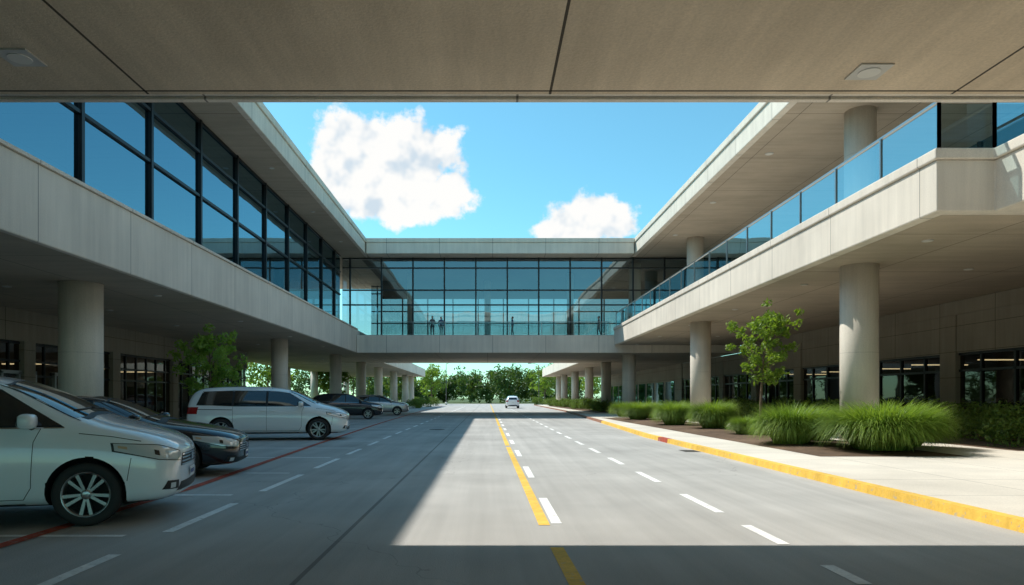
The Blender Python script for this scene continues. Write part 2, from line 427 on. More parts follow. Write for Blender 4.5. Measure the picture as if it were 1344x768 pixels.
b.box(20.4,27.9,69.7,69.9,.14,4.95,darkin); b.box(20.4,27.9,8.05,8.2,.14,5.5,darkin)
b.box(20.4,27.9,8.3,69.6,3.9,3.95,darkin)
for y in range(12,54,5): b.box(23,26,y-.06,y+.06,3.2,3.25,lampwarm)
for y in range(14,54,7): b.box(24,25.2,y,y+2.4,.14,1.1,floorin)
b.build('interior',RB)
downlights('downlights',RB,[(11.6,y) for y in range(18,54,7)]+[(15.5,y) for y in range(16,54,6)],5.592,.10)
downlights('roof_downlights',RB,[(13.2,y) for y in range(16,54,8)],12.89,.14)

# ---------------------------------------------------------------- skybridges
def bridge(e,y0,y1,zb,zt,xl,xr,gl,soff,gy,pitch,px0,trans,fasc):
    b=MB(); b.box(xl,xr,y0,y1,zb,zt,fasc); b.build('floor_slab',e,.03)
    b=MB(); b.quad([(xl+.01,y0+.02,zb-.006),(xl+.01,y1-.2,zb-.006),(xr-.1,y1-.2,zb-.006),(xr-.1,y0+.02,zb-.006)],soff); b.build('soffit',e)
    b=MB(); b.box(-9.6,11.6,y0,y1,12.86,13.72,fasc); b.box(-9.6,11.6,y0-.07,y1+.07,13.73,14.07,fasc); b.build('roof_slab',e,.03)
    b=MB(); b.box(xl+.1,xr-.1,y0+1.8,y1-1.2,12.7,12.84,darkin); b.build('ceiling',e)
    g=MB(); b=MB()
    for gyy in gy:
        g.quad([(-11.85,gyy,zt),(xr-.2,gyy,zt),(xr-.2,gyy,12.85),(-11.85,gyy,12.85)],gl)
        for x in np.arange(px0,xr,pitch): b.box(x-.06,x+.06,gyy-.1,gyy+.1,zt+.01,12.84,frame)
        for z in trans: b.box(-11.8,xr-.2,gyy-.085,gyy+.085,z-.05,z+.05,frame)
    g.build('glazing',e); b.build('mullions',e)
SB=empty('enclosed_skybridge',(0,62,0))
bridge(SB,54,70,5.0,6.4,-10.37,20,glass_br,c_soffit,(55.6,69.4),2.56,-11.2,(6.5,9.0,10.2,12.0,12.75),c_fasciaX)
b=MB()
for i,x in enumerate(np.arange(-8.5,10.5,2.56)): b.box(x-.02,x+.02,54.28,54.32,6.4,7.45,steel)
b.box(-8.5,9.8,54.27,54.33,7.45,7.5,steel); b.box(-8.5,9.8,54.29,54.31,6.5,7.42,glass_clear)
b.build('balustrade',SB)
b=MB(); 
for x,y in ((-7,62),(7.5,62),(0,66)): b.cyl(x,y,6.4,12.7,.3,c_column,20)
b.cyl(12.4,57.5,6.4,12.86,.5,c_column)
b.cyl(-12.8,69,.12,5.04,.5,c_column); b.cyl(11.8,68,.12,5.0,.5,c_column)
b.build('columns',SB)
b=MB(); b.box(-10.3,19.5,66,66.12,11.0,12.7,darkin); b.build('bulkhead',SB)
NB=empty('enclosed_skybridge',(0,-3,0))
bridge(NB,-16,9.3,5.5,7.0,-10.37,30,glass_br,c_ceiling,(8.7,-15.4),2.53,-11.1,(7.1,8.35,9.6,10.8,12.0,12.75),c_fasciaX)
b=MB()
for x,y in ((-5.55,8.1),(4.72,8.45),(-5.55,2.5),(4.72,2.5)):
    b.box(x-.2,x+.2,y-.2,y+.2,5.475,5.5,trimm)
    b.tube([(x,y,5.465),(x,y,5.49)],[.13,.13],lampm,24)
b.build('recessed_downlights',NB)
b=MB(); b.box(-10.3,29.9,9.18,9.27,5.46,5.493,c_fasciaX); b.build('drip_edge',NB)

# ---------------------------------------------------------------- canopies beyond
for nm,x0,x1,xc in (('entrance_canopy',-24,-10.6,-12.8),('entrance_canopy',9.3,24,11.9)):
    e=empty(nm,((x0+x1)/2,92,0))
    b=MB(); b.box(x0,x1,70.2,116,5.0,6.3,c_fasciaY); b.build('slab',e,.03)
    b=MB(); b.quad([(x0+.1,70.3,4.994),(x0+.1,115.9,4.994),(x1-.1,115.9,4.994),(x1-.1,70.3,4.994)],c_soffit); b.build('soffit',e)
    b=MB()
    for y in (80,93,106,114): b.cyl(xc,y,.12,5.0,.5,c_column,24)
    xb=x0+.4 if x0<0 else x1-.4
    for y in (80,93,106,114): b.cyl(xb,y,.12,5.0,.5,c_column,24)
    b.build('columns',e)
    if x0>0:
        b=MB(); b.box(20,20.3,70.4,115.8,.1,4.98,c_wall)
        for y in np.arange(73,114,4.5): b.box(19.9,20.1,y,y+3.4,.5,3.2,glass_off)
        b.build('rear_wall',e)

# ---------------------------------------------------------------- vegetation
def leaf_add(V,F,p,sz,n=None):
    a=Vector(np.random.normal(size=3)).normalized()
    u=a.orthogonal().normalized(); w=a.cross(u)
    t=random.uniform(0,6.28); u2=u*math.cos(t)+w*math.sin(t); w2=a.cross(u2)
    b=len(V); s=sz*random.uniform(.7,1.3)
    V+= [tuple(p-u2*s),tuple(p+w2*s*.42+a*s*.1),tuple(p+u2*s),tuple(p-w2*s*.42+a*s*.1)]
    F.append((b,b+1,b+2,b+3))
def make_tree(name,loc,h,crown_r,crown_z0,nleaf,lsz,lmat,trunk_r=.06,nbr=16,lean=0,rnd=1):
    random.seed(rnd); np.random.seed(rnd)
    e=empty(name,loc)
    b=MB(); pts=[];rad=[]
    for i in range(9):
        t=i/8; pts.append((loc[0]+lean*t+.05*math.sin(t*5+rnd),loc[1]+.05*math.cos(t*4),loc[2]+h*.93*t)); rad.append(trunk_r*(1-.85*t)+.006)
    b.tube(pts,rad,bark,8)
    clusters=[]
    for k in range(nbr):
        t=crown_z0/h+(1-crown_z0/h)*(k/nbr)*.92
        i=min(7,int(t*8)); f=t*8-i; base=Vector(pts[i]).lerp(Vector(pts[i+1]),min(1,f))
        az=k*2.4+random.uniform(-.4,.4)
        u=(k/nbr); prof=math.sin(math.pi*min(1,(u*.85+.18)))**.7
        L=crown_r*prof*random.uniform(.65,1.12)
        d=Vector((math.cos(az),math.sin(az),random.uniform(.5,.9)))
        P=[base+d*L*s+Vector((0,0,-.08*L*s*s)) for s in (0,.35,.7,1.0)]
        r0=trunk_r*(.45-.25*u)
        b.tube(P,[r0,r0*.7,r0*.4,r0*.15],bark,5)
        for s in (.3,.5,.7,.88,1.02):
            q=base+d*L*s+Vector(np.random.normal(size=3))*.09*crown_r
            clusters.append((q,crown_r*random.uniform(.13,.26)))
    clusters.append((Vector(pts[-1])+Vector((0,0,.05*h)),crown_r*.2))
    b.build('trunk',e)
    V=[];F=[]
    for q in range(nleaf):
        c,r=random.choice(clusters)
        d=Vector(np.random.normal(size=3)); d=d.normalized()*r*random.random()**.45; d.z*=.8
        leaf_add(V,F,c+d,lsz)
    me=bpy.data.meshes.new('leaves'); me.from_pydata(V,[],F); me.materials.append(lmat)
    o=bpy.data.objects.new('leaves',me); col.objects.link(o); attach(o,e)
    return e
make_tree('young_tree',(9.75,24.3,.15),4.75,1.12,1.9,3400,.08,leaf_y,.055,18,.12,3)
make_tree('young_tree',(-11.0,27.0,.12),4.15,1.3,1.0,3600,.09,leaf_l,.05,18,.0,5)
for i,(x,y,h) in enumerate([(-17,128,8),(-11.5,140,8),(14,132,8),(19,125,9),(-24,122,9),(12.5,150,8),(-22,95,7),(-27,84,8)]):
    make_tree('shade_tree',(x,y,0),h,h*.45,h*.25,2200,.26,leaf_y if i%2 else leaf_h,.14,18,0,20+i)
random.seed(11); np.random.seed(11)
V=[];F=[]
for k in range(60):
    x=random.uniform(-150,150); y=random.uniform(185,260); h=random.uniform(9,14)
    if k<22: x=-34+k*2.9+random.uniform(-1,1); y=random.uniform(175,215); h=random.uniform(7,11)*(.85 if -22<x<-6 else 1)
    cr=h*.45
    cl=[(Vector((x+random.uniform(-1,1)*cr*.8,y+random.uniform(-1,1)*cr*.6,h*random.uniform(.12,.88))),cr*random.uniform(.28,.5)) for _ in range(16)]
    for q in range(850):
        c,r=random.choice(cl); d=Vector(np.random.normal(size=3)).normalized()*r*random.random()**.4
        leaf_add(V,F,c+d,.5)
me=bpy.data.meshes.new('distant_trees'); me.from_pydata(V,[],F); me.materials.append(leaf_d)
o=bpy.data.objects.new('distant_trees',me); col.objects.link(o)
def shrub_mesh(seed,n,sz,rx,ry,rz,mat):
    random.seed(seed); np.random.seed(seed); V=[];F=[]
    cl=[(Vector((random.uniform(-.7,.7)*rx,random.uniform(-.7,.7)*ry,rz*random.uniform(.15,.75))),random.uniform(.3,.5)*min(rx,ry)) for _ in range(16)]
    for q in range(n):
        c,r=random.choice(cl); d=Vector(np.random.normal(size=3)).normalized()*r*random.random()**.3; p=c+d
        if p.z<0: p.z=abs(p.z)*.5
        leaf_add(V,F,p,sz)
    me=bpy.data.meshes.new('shrub'); me.from_pydata(V,[],F); me.materials.append(mat); return me
shm=[shrub_mesh(s,2200,.05,.75,.75,.95,leaf_h) for s in (1,2,3)]
shmd=[shrub_mesh(s,1500,.06,.9,.9,1.0,leaf_h) for s in (4,5)]
def inst(name,me,loc,s=1,rz=None,sz=None):
    o=bpy.data.objects.new(name,me); o.location=loc; o.rotation_euler=(0,0,random.uniform(0,6.28) if rz is None else rz)
    o.scale=(s,s,sz or s); col.objects.link(o); return o
random.seed(5)
for y in np.arange(18.5,52,1.6):
    inst('shrub',random.choice(shmd),(random.uniform(14.2,14.8),y,.13),random.uniform(.85,1.2))
for y in np.arange(19,52,2.6):
    inst('shrub',random.choice(shmd),(random.uniform(16.4,17.4),y,.13),random.uniform(1.0,1.35))
for y in np.arange(62,112,3.2): inst('shrub',random.choice(shm),(random.uniform(10,10.8),y,.13),random.uniform(1.0,1.6))
for x,y,s in ((-10,92,1.3),(-9.6,96,1.5),(-10.2,101,1.4),(-10,107,1.6),(-13,120,1.8),(-10,124,1.8),(11,120,1.8),(9.5,127,1.8)): inst('shrub',random.choice(shm),(x,y,0),s)
def clump_mesh(seed,nbl):
    """arching ornamental grass mound, radius ~1, height ~.8"""
    random.seed(seed); V=[];F=[]
    for k in range(nbl):
        az=random.uniform(0,6.283); q=math.sqrt(random.random()); r=.42*q
        bx,by=r*math.cos(az),r*math.sin(az)
        a2=az+random.uniform(-.8,.8)
        el=R(random.uniform(66,90)-16*q); end=R(random.uniform(-80,15)); 
        L=random.uniform(.7,1.12); dx,dy=math.cos(a2),math.sin(a2)
        w=random.uniform(.005,.010); px,py=-dy,dx
        b0=len(V); n=6; x,y,z=bx,by,0.0
        for i in range(n+1):
            t=i/n; ww=w*(1-t**2.2)+.0008
            V.append((x-px*ww,y-py*ww,max(.01,z))); V.append((x+px*ww,y+py*ww,max(.01,z)))
            a=el+(end-el)*((i+.5)/n)**1.5; st=L/n
            x+=dx*math.cos(a)*st; y+=dy*math.cos(a)*st; z+=math.sin(a)*st
        for i in range(n): F.append((b0+2*i,b0+2*i+1,b0+2*i+3,b0+2*i+2))
    me=bpy.data.meshes.new('ornamental_grass'); me.from_pydata(V,[],F); me.materials.append(grassb); return me
cm=[clump_mesh(s,6500) for s in (1,2,3)]
for i,(x,y,s,hz) in enumerate([(9.75,16.9,1.45,1.6),(10.9,18.2,1.3,1.6),(8.4,18.9,1.05,1.5),(9.9,20.8,1.1,1.4),
    (8.9,23.6,.62,.9),(9.35,28.2,1.05,1.6),(8.7,31.8,1.0,1.5),(10.3,31.0,1.0,1.4),(9.7,35.5,1.1,1.5),(8.7,39.5,1.0,1.4),(9.9,42.5,1.1,1.45),(9.2,45.5,1.1,1.4)]):
    inst('ornamental_grass',cm[i%3],(x,y,.16),s,None,hz)

# ---------------------------------------------------------------- cars
tire=pmat('tire_rubber',(.025,.025,.025),.75)
alloy=pmat('alloy_wheel',(.45,.46,.47),.28,.9)
blackp=pmat('black_plastic',(.015,.015,.016),.5)
well=pmat('wheel_well',(.008,.008,.008),.9)
chrome=pmat('chrome',(.75,.76,.78),.12,1.0)
carglass=pmat('car_glass',(.012,.016,.018),.03,0,1.0,spec=.8)
headl=pmat('headlight_lens',(.72,.75,.78),.1,.25,1.0)
headin=pmat('headlight_reflector',(.9,.92,.94),.1,.3,1.0)
taill=pmat('taillight_lens',(.35,.01,.01),.12,0,1.0)
amber=pmat('amber_lens',(.62,.42,.26),.2,0,1.0)
platem=pmat('licence_plate',(.7,.72,.75),.4)
platet=pmat('plate_text',(.05,.08,.25),.5)
seam=pmat('panel_gap',(.01,.01,.01),.8)
paint_w=pmat('white_car_paint',(.90,.91,.95),.25,0,1.0)
paint_k=pmat('charcoal_car_paint',(.018,.022,.03),.25,.5,1.0)
paint_s=pmat('silver_car_paint',(.55,.57,.58),.3,.6,1.0)
paint_l=pmat('pearl_car_paint',(.82,.85,.88),.3,.1,1.0)

VAN=dict(L=5.1,front=1.60,rear=-1.45,wr=.36,track=.985,st=[
 (2.56,.62,.32,.44,.58,.72,.50,.80,.83),(2.43,.87,.23,.45,.66,.85,.68,.93,.97),(2.15,.955,.20,.46,.74,.96,.78,1.04,1.08),
 (1.85,.985,.20,.47,.79,1.02,.80,1.11,1.16),(1.52,.99,.20,.48,.81,1.06,.80,1.19,1.25),(1.10,.99,.20,.48,.83,1.08,.755,1.41,1.49),
 (.64,.99,.20,.48,.84,1.09,.72,1.61,1.69),(.15,.99,.20,.48,.85,1.10,.70,1.68,1.765),(-1.0,.99,.20,.48,.85,1.11,.70,1.69,1.78),
 (-1.85,.985,.20,.48,.85,1.12,.69,1.67,1.755),(-2.25,.97,.22,.48,.84,1.12,.67,1.61,1.69),(-2.46,.94,.25,.48,.80,1.09,.64,1.41,1.49),(-2.57,.86,.32,.46,.68,.92,.60,1.08,1.13)],
 win=[([(1.34,1.135),(.7,1.135),(.0,1.135)],[(.66,1.53),(.35,1.58),(.0,1.60)]),
      ([(-.07,1.135),(-1.05,1.14)],[(-.07,1.60),(-1.05,1.61)]),
      ([(-1.12,1.14),(-2.18,1.18)],[(-1.12,1.61),(-2.02,1.575)])],
 ws=([(-.78,1.215),(-.4,1.265),(0,1.28),(.4,1.265),(.78,1.215)],[(-.62,1.585),(-.3,1.635),(0,1.65),(.3,1.635),(.62,1.585)]),
 bw=([(-.66,1.16),(.66,1.16)],[(-.56,1.54),(.56,1.54)]),
 doors=[1.08,-.035,-1.085],dz=1.61,belt=1.105)
SEDAN=dict(L=4.85,front=1.45,rear=-1.38,wr=.33,track=.915,st=[
 (2.44,.58,.28,.38,.48,.58,.46,.64,.67),(2.30,.80,.19,.40,.56,.69,.62,.75,.785),(1.95,.885,.17,.41,.62,.77,.71,.84,.875),
 (1.45,.915,.17,.42,.67,.85,.75,.92,.965),(.98,.92,.17,.42,.70,.90,.74,.975,1.02),(.50,.92,.17,.42,.71,.93,.66,1.20,1.26),
 (.05,.92,.17,.42,.72,.94,.61,1.37,1.435),(-.45,.92,.17,.42,.73,.95,.60,1.415,1.48),(-1.0,.92,.17,.42,.74,.96,.60,1.36,1.43),
 (-1.5,.915,.17,.42,.74,.97,.63,1.18,1.25),(-1.92,.90,.18,.42,.74,.97,.68,1.04,1.08),(-2.25,.86,.2,.42,.70,.93,.66,1.0,1.04),(-2.43,.76,.3,.42,.6,.78,.56,.86,.90)],
 win=[([(.82,.96),(.4,.965),(-.03,.975)],[(.08,1.31),(.0,1.33),(-.03,1.335)] ),
      ([(-.09,.975),(-.95,.99)],[(-.09,1.34),(-.82,1.31)]),
      ([(-1.0,.99),(-1.42,1.02)],[(-.87,1.30),(-1.12,1.22)])],
 ws=([(-.72,.985),(-.35,1.03),(0,1.045),(.35,1.03),(.72,.985)],[(-.53,1.33),(-.25,1.375),(0,1.385),(.25,1.375),(.53,1.33)]),
 bw=([(-.62,1.08),(.62,1.08)],[(-.5,1.34),(.5,1.34)]),
 doors=[.86,-.06,-1.0],dz=1.34,belt=.95)
SUV=dict(L=4.75,front=1.42,rear=-1.35,wr=.355,track=.93,st=[
 (2.38,.62,.36,.48,.62,.74,.50,.84,.87),(2.26,.84,.27,.50,.72,.88,.68,.95,.99),(1.95,.915,.25,.52,.78,.97,.77,1.04,1.07),
 (1.45,.935,.25,.53,.82,1.03,.79,1.09,1.13),(1.05,.94,.25,.54,.84,1.06,.78,1.15,1.20),(.65,.94,.25,.54,.85,1.08,.72,1.40,1.46),
 (.25,.94,.25,.54,.86,1.09,.69,1.58,1.65),(-.25,.94,.25,.54,.87,1.10,.68,1.635,1.71),(-1.0,.94,.25,.54,.88,1.12,.68,1.63,1.71),
 (-1.65,.935,.25,.54,.88,1.14,.66,1.58,1.66),(-2.0,.92,.27,.54,.87,1.14,.64,1.48,1.56),(-2.25,.89,.3,.54,.82,1.10,.62,1.25,1.32),(-2.37,.82,.38,.52,.72,.95,.58,1.02,1.06)],
 win=[([(.92,1.12),(.4,1.125),(.0,1.13)],[(.28,1.50),(.15,1.53),(.0,1.55)]),([(-.06,1.13),(-.92,1.15)],[(-.06,1.55),(-.85,1.545)]),
      ([(-.99,1.16),(-1.75,1.22)],[(-.92,1.54),(-1.6,1.48)])],
 ws=([(-.74,1.16),(-.4,1.2),(0,1.215),(.4,1.2),(.74,1.16)],[(-.6,1.54),(-.3,1.585),(0,1.6),(.3,1.585),(.6,1.54)]),
 bw=([(-.6,1.18),(.6,1.18)],[(-.52,1.48),(.52,1.48)]),
 doors=[.96,-.03,-.955],dz=1.55,belt=1.11)

def resample(pts,n):
    pts=[np.array(p,float) for p in pts]; d=[0]
    for a,c in zip(pts[:-1],pts[1:]): d.append(d[-1]+np.linalg.norm(c-a))
    out=[]
    for k in range(n):
        t=d[-1]*k/(n-1); i=0
        while i<len(d)-2 and d[i+1]<t: i+=1
        f=(t-d[i])/(d[i+1]-d[i]); out.append(pts[i]*(1-f)+pts[i+1]*f)
    return out
wheel_cache={}
def wheel_mesh(r):
    if r in wheel_cache: return wheel_cache[r]
    b=MB(); k=r/.35
    b.lathe([(.20*k,-.10),(.30*k,-.112),(.335*k,-.10),(.347*k,-.075),(.35*k,-.03),(.35*k,.03),(.347*k,.075),(.335*k,.10),(.30*k,.112),(.25*k,.105),(.242*k,.092)],tire,40)
    b.lathe([(.246*k,.104),(.236*k,.102),(.225*k,.085),(.215*k,.0),(.21*k,-.05)],alloy,40)
    b.lathe([(.215*k,.01),(.0001,.01)],well,24)
    for i in range(10):
        a=2*math.pi*i/10+(.09 if i%2 else -.09); mx=Matrix.Rotation(-a,4,'Y')
        w0,w1=.014*k,.019*k
        base=len(b.v)
        P=[(.04*k,.088,-w0),(.235*k,.092,-w1),(.235*k,.092,w1),(.04*k,.088,w0),(.04*k,.05,-w0*1.4),(.235*k,.05,-w1*1.3),(.235*k,.05,w1*1.3),(.04*k,.05,w0*1.4)]
        b.v+=[tuple(mx@Vector(p)) for p in P]
        for q in ((0,1,2,3),(4,5,1,0),(5,6,2,1),(6,7,3,2),(7,4,0,3)): b.face([base+j for j in q],alloy)
    b.lathe([(.0001,.098),(.035*k,.098),(.055*k,.088),(.06*k,.05)],alloy,20)
    wheel_cache[r]=b.mesh('wheel'); return wheel_cache[r]
body_cache={}
def car(name,spec,key,nose,theta,paint,scale=1.0):
    L=spec['L']
    cx=nose[0]-L/2*math.cos(theta)*scale; cy=nose[1]-L/2*math.sin(theta)*scale
    e=empty(name,(cx,cy,0),theta)
    e.scale=(scale,)*3
    def link(nm,me):
        o=bpy.data.objects.new(nm,me); col.objects.link(o); o.parent=e; return o
    ck=(key,paint.name)
    if ck in body_cache:
        for nm,me,mt in body_cache[ck]:
            o=link(nm,me); o.matrix_basis=mt
        return e
    V=[];F=[];n=16
    for (x,w,zb0,z3,zm,zb,wr,zr,zt) in spec['st']:
        half=[(w*.80,zb0),(w*.965,zb0+.09),(w,z3),(w*.995,zm),(w*.955,zb),(wr,zr),(wr*.72,zt-.02)]
        ring=[(0,zb0)]+half+[(0,zt)]+[(-y,z) for y,z in half[::-1]]
        V+=[(x,y,z) for y,z in ring]
    ns=len(spec['st'])
    for i in range(ns-1):
        for k in range(n):
            k2=(k+1)%n; F.append((i*n+k,i*n+k2,(i+1)*n+k2,(i+1)*n+k))
    for base,flip in ((0,False),((ns-1)*n,True)):
        for k in range(0,8):
            if k==0: f=(base,base+1,base+15)
            elif k==7: f=(base+7,base+8,base+9)
            else: f=(base+k,base+k+1,base+16-k-1,base+16-k)
            F.append(f if flip else f[::-1])
    me=bpy.data.meshes.new('b'); me.from_pydata(V,[],F)
    bm=bmesh.new(); bm.from_mesh(me); bmesh.ops.recalc_face_normals(bm,faces=bm.faces); bm.to_mesh(me); bm.free()
    o=bpy.data.objects.new('tmp',me); col.objects.link(o)
    md=o.modifiers.new('s','SUBSURF'); md.levels=2; md.render_levels=2
    dg=bpy.context.evaluated_depsgraph_get(); dg.update()
    me2=bpy.data.meshes.new_from_object(o.evaluated_get(dg))
    o.modifiers.clear(); o.data=me2
    bmt=bmesh.new(); bmt.from_mesh(me2); bvh=BVHTree.FromBMesh(bmt); bmt.free()
    cb=MB(); ar=spec['wr']+.05
    for ax in (spec['front'],spec['rear']):
        for sgn in (1,-1):
            base=len(cb.v); seg=40
            for y in (sgn*.55,sgn*1.3):
                for k in range(seg):
                    t=2*math.pi*k/seg; cb.v.append((ax+ar*math.cos(t),y,spec['wr']+.01+ar*math.sin(t)))
            for k in range(seg):
                k2=(k+1)%seg; cb.face((base+k,base+k2,base+seg+k2,base+seg+k),well)
            cb.face([base+k for k in range(seg)][::-1],well); cb.face([base+seg+k for k in range(seg)],well)
    cme=cb.mesh('cut'); bm=bmesh.new(); bm.from_mesh(cme); bmesh.ops.recalc_face_normals(bm,faces=bm.faces); bm.to_mesh(cme); bm.free()
    co=bpy.data.objects.new('cut',cme); col.objects.link(co)
    md=o.modifiers.new('bo','BOOLEAN'); md.object=co; md.operation='DIFFERENCE'; md.solver='EXACT'
    dg=bpy.context.evaluated_depsgraph_get(); dg.update()
    me3=bpy.data.meshes.new_from_object(o.evaluated_get(dg)); me3.name='body'
    bpy.data.objects.remove(o); bpy.data.objects.remove(co)
    me3.materials.clear(); me3.materials.append(paint); me3.materials.append(well); me3.materials.append(blackp)
    for p in me3.polygons:
        c=p.center; mi=0
        for ax in (spec['front'],spec['rear']):
            dd=math.hypot(c.x-ax,c.z-spec['wr']-.01)
            if dd<ar+.004 and abs(c.y)>.54: mi=1
        if mi==0 and c.z<spec['st'][5][2]+.05: mi=2
        p.material_index=mi; p.use_smooth=(mi!=1)
    try: me3.set_sharp_from_angle(angle=R(45))
    except Exception as ex: print(ex)
    parts=[('body',me3,Matrix())]
    d=MB()
    def patch(bot,top,mode,mat,off=.004,nu=14,nv=8,alpha=0,mirror=True,c0=(0,0)):
        B=resample(bot,nu);T=resample(top,nu)
        for sg in ((1,-1) if mirror else (1,)):
            base=len(d.v); ok=[]
            for j in range(nv):
                for i in range(nu):
                    q=B[i]*(1-j/(nv-1))+T[i]*(j/(nv-1))
                    if mode=='side': org=Vector((q[0],3,q[1])); dr=Vector((0,-1,0))
                    elif mode=='front': org=Vector((4,q[0],q[1])); dr=Vector((-1,0,0))
                    elif mode=='back': org=Vector((-4,q[0],q[1])); dr=Vector((1,0,0))
                    elif mode=='diag':
                        D=Vector((math.cos(alpha),math.sin(alpha),0));Tn=Vector((-math.sin(alpha),math.cos(alpha),0))
                        org=Vector((c0[0],c0[1],0))+D*3+Tn*q[0]+Vector((0,0,q[1])); dr=-D
                    hit,nn,_,_=bvh.ray_cast(org,dr)
                    if hit is None: ok.append(False); d.v.append((0,0,.5)); continue
                    if nn.dot(dr)>0: nn=-nn
                    h=hit+nn*off; d.v.append((h.x,h.y*sg,h.z)); ok.append(True)
            for j in range(nv-1):
                for i in range(nu-1):
                    a=j*nu+i; ids=(a,a+1,a+nu+1,a+nu)
                    if all(ok[t] for t in ids): d.face([base+t for t in ids],mat,True)
    van=key!='sedan'
    for bot,top in spec['win']:
        patch(bot,top,'side',carglass,.006)
    w=spec['win']; lo=[(w[0][0][0][0]+.03,w[0][0][0][1]-.02)]+[(p[0],p[1]-.02) for q in w for p in q[0][1:]]
    lo[-1]=(lo[-1][0]-.03,lo[-1][1]); hi=[(w[0][1][0][0]+.02,w[0][1][0][1]+.012)]+[(p[0],p[1]+.015) for q in w for p in q[1][1:]]; hi[-1]=(hi[-1][0]-.03,hi[-1][1])
    patch(lo,hi,'side',blackp,.003,30,8)
    patch([(p[0],p[1]-.012) for p in lo],[(p[0],p[1]+.001) for p in lo],'side',chrome,.007,30,2)
    wsb=spec['ws'][0]; wst=spec['ws'][1]
    patch([(p[0]*1.025,p[1]-.03) for p in wsb],[(p[0]*1.03,p[1]+.01) for p in wst],'front',blackp,.003,20,10,mirror=False)
    patch(wsb,wst,'front',carglass,.006,20,10,mirror=False)
    patch(*spec['bw'],'back',carglass,.005,16,8,mirror=False)
    z0=spec['st'][5][2]+.1
    def gap(pts,wd=.0075):
        for (xa,za),(xb,zb) in zip(pts[:-1],pts[1:]):
            dx,dz=xb-xa,zb-za; l=math.hypot(dx,dz); nx,nz=-dz/l*wd/2,dx/l*wd/2
            patch([(xa-nx,za-nz),(xb-nx,zb-nz)],[(xa+nx,za+nz),(xb+nx,zb+nz)],'side',seam,.0025,max(4,int(l/.05)),2)
    d0,d1,d2=spec['doors']; bz=spec['belt']
    gap([(d0+.06,bz+.0),(d0,bz-.15),(d0-.02,z0+.15),(d0-.1,z0+.02)])
    gap([(d1,spec['dz']),(d1,z0+.02)])
    gap([(d2,bz),(d2,.75),(d2+ (0.0 if van else .12),z0+.06)])
    gap([(d0-.1,z0+.02),(d2+.02,z0+.02)])
    patch([(d0-.1,z0-.06),(d2+.05,z0-.06)],[(d0-.1,z0-.03),(d2+.05,z0-.03)],'side',blackp,.004,24,2)
    nzb=[(s[0],s[5]-.015) for s in spec['st'][2:5]]
    gap(nzb,.008)
    zt=spec['st'][1][8]; fx=spec['st'][1][0]; h=zt-.91
    gap([(spec['front']+spec['wr']+.06,.50),(spec['front']+spec['wr']+.10,.70+h)],.007)
    if key=='van': gap([(-1.1,1.0),(-2.2,1.02)],.02)
    for hx in (d1+.18,d1-.2 if key!='van' else d1-.12):
        hh=bvh.ray_cast(Vector((hx,3,bz-.13)),Vector((0,-1,0)))[0]
        if hh:
            for s in (1,-1): d.ellipsoid((hx,s*(hh.y+.012),bz-.13),(.10,.018,.018),paint,power=.7,nu=12,nv=6)
    mx_=d0-.03-(0.0 if van else .08)
    for s in (1,-1):
        hh=bvh.ray_cast(Vector((mx_,3,bz+.02)),Vector((0,-1,0)))[0]; yy=hh.y if hh else .9
        d.ellipsoid((mx_,s*(yy+.13),bz+.085),(.085,.125,.085),paint,power=.65,nu=18,nv=10)
        d.ellipsoid((mx_-.06,s*(yy+.13),bz+.085),(.035,.105,.068),carglass,power=.65,nu=14,nv=8)
        d.tube([(mx_,s*(yy-.03),bz-.0),(mx_,s*(yy+.07),bz+.04)],[.035,.03],blackp,8)
    al=R(42); c0=(fx-.25,.60)
    patch([(-.25,.64+h),(.1,.675+h),(.46,.785+h)],[(-.25,.74+h),(.06,.83+h),(.46,.865+h)],'diag',headl,.006,20,8,al,c0=c0)
    patch([(-.26,.63+h),(.1,.665+h),(.48,.775+h)],[(-.26,.75+h),(.06,.842+h),(.48,.875+h)],'diag',blackp,.003,20,8,al,c0=c0)
    patch([(-.17,.665+h),(-.03,.68+h)],[(-.17,.73+h),(-.03,.775+h)],'diag',headin,.010,8,6,al,c0=c0)
    patch([(.08,.715+h),(.13,.73+h)],[(.08,.77+h),(.13,.785+h)],'diag',carglass,.010,8,6,al,c0=c0)
    patch([(.36,.795+h),(.43,.812+h)],[(.36,.825+h),(.43,.84+h)],'diag',amber,.010,8,5,al,c0=c0)
    patch([(-.56,.565+h),(.56,.565+h)],[(-.50,.715+h),(.50,.715+h)],'front',blackp,.003,20,6,mirror=False)
    for zz in (.58,.62,.66,.70):
        patch([(-.54+(zz-.6)*.3,zz-.010+h),(.54-(zz-.6)*.3,zz-.010+h)],[(-.54+(zz-.6)*.3,zz+.008+h),(.54-(zz-.6)*.3,zz+.008+h)],'front',chrome,.012,20,3,mirror=False)
    patch([(-.07,.605+h),(.07,.605+h)],[(-.07,.69+h),(.07,.69+h)],'front',chrome,.02,8,5,mirror=False)
    patch([(-.66,.30+h*.6),(.66,.30+h*.6)],[(-.56,.40+h*.6),(.56,.40+h*.6)],'front',blackp,.004,22,5,mirror=False)
    patch([(-.155,.41+h*.8),(.155,.41+h*.8)],[(-.155,.53+h*.8),(.155,.53+h*.8)],'front',platem,.018,8,5,mirror=False)
    patch([(-.12,.445+h*.8),(.12,.445+h*.8)],[(-.12,.495+h*.8),(.12,.495+h*.8)],'front',platet,.021,8,3,mirror=False)
    patch([(-.2,.33+h*.6),(.06,.34+h*.6)],[(-.2,.43+h*.6),(.0,.44+h*.6)],'diag',blackp,.004,10,6,al,c0=c0)
    patch([(-.12,.35+h*.6),(-.04,.35+h*.6)],[(-.12,.41+h*.6),(-.04,.41+h*.6)],'diag',headin,.012,6,5,al,c0=c0)
    rx=spec['st'][-2][0]; zb_=spec['st'][-2][5]
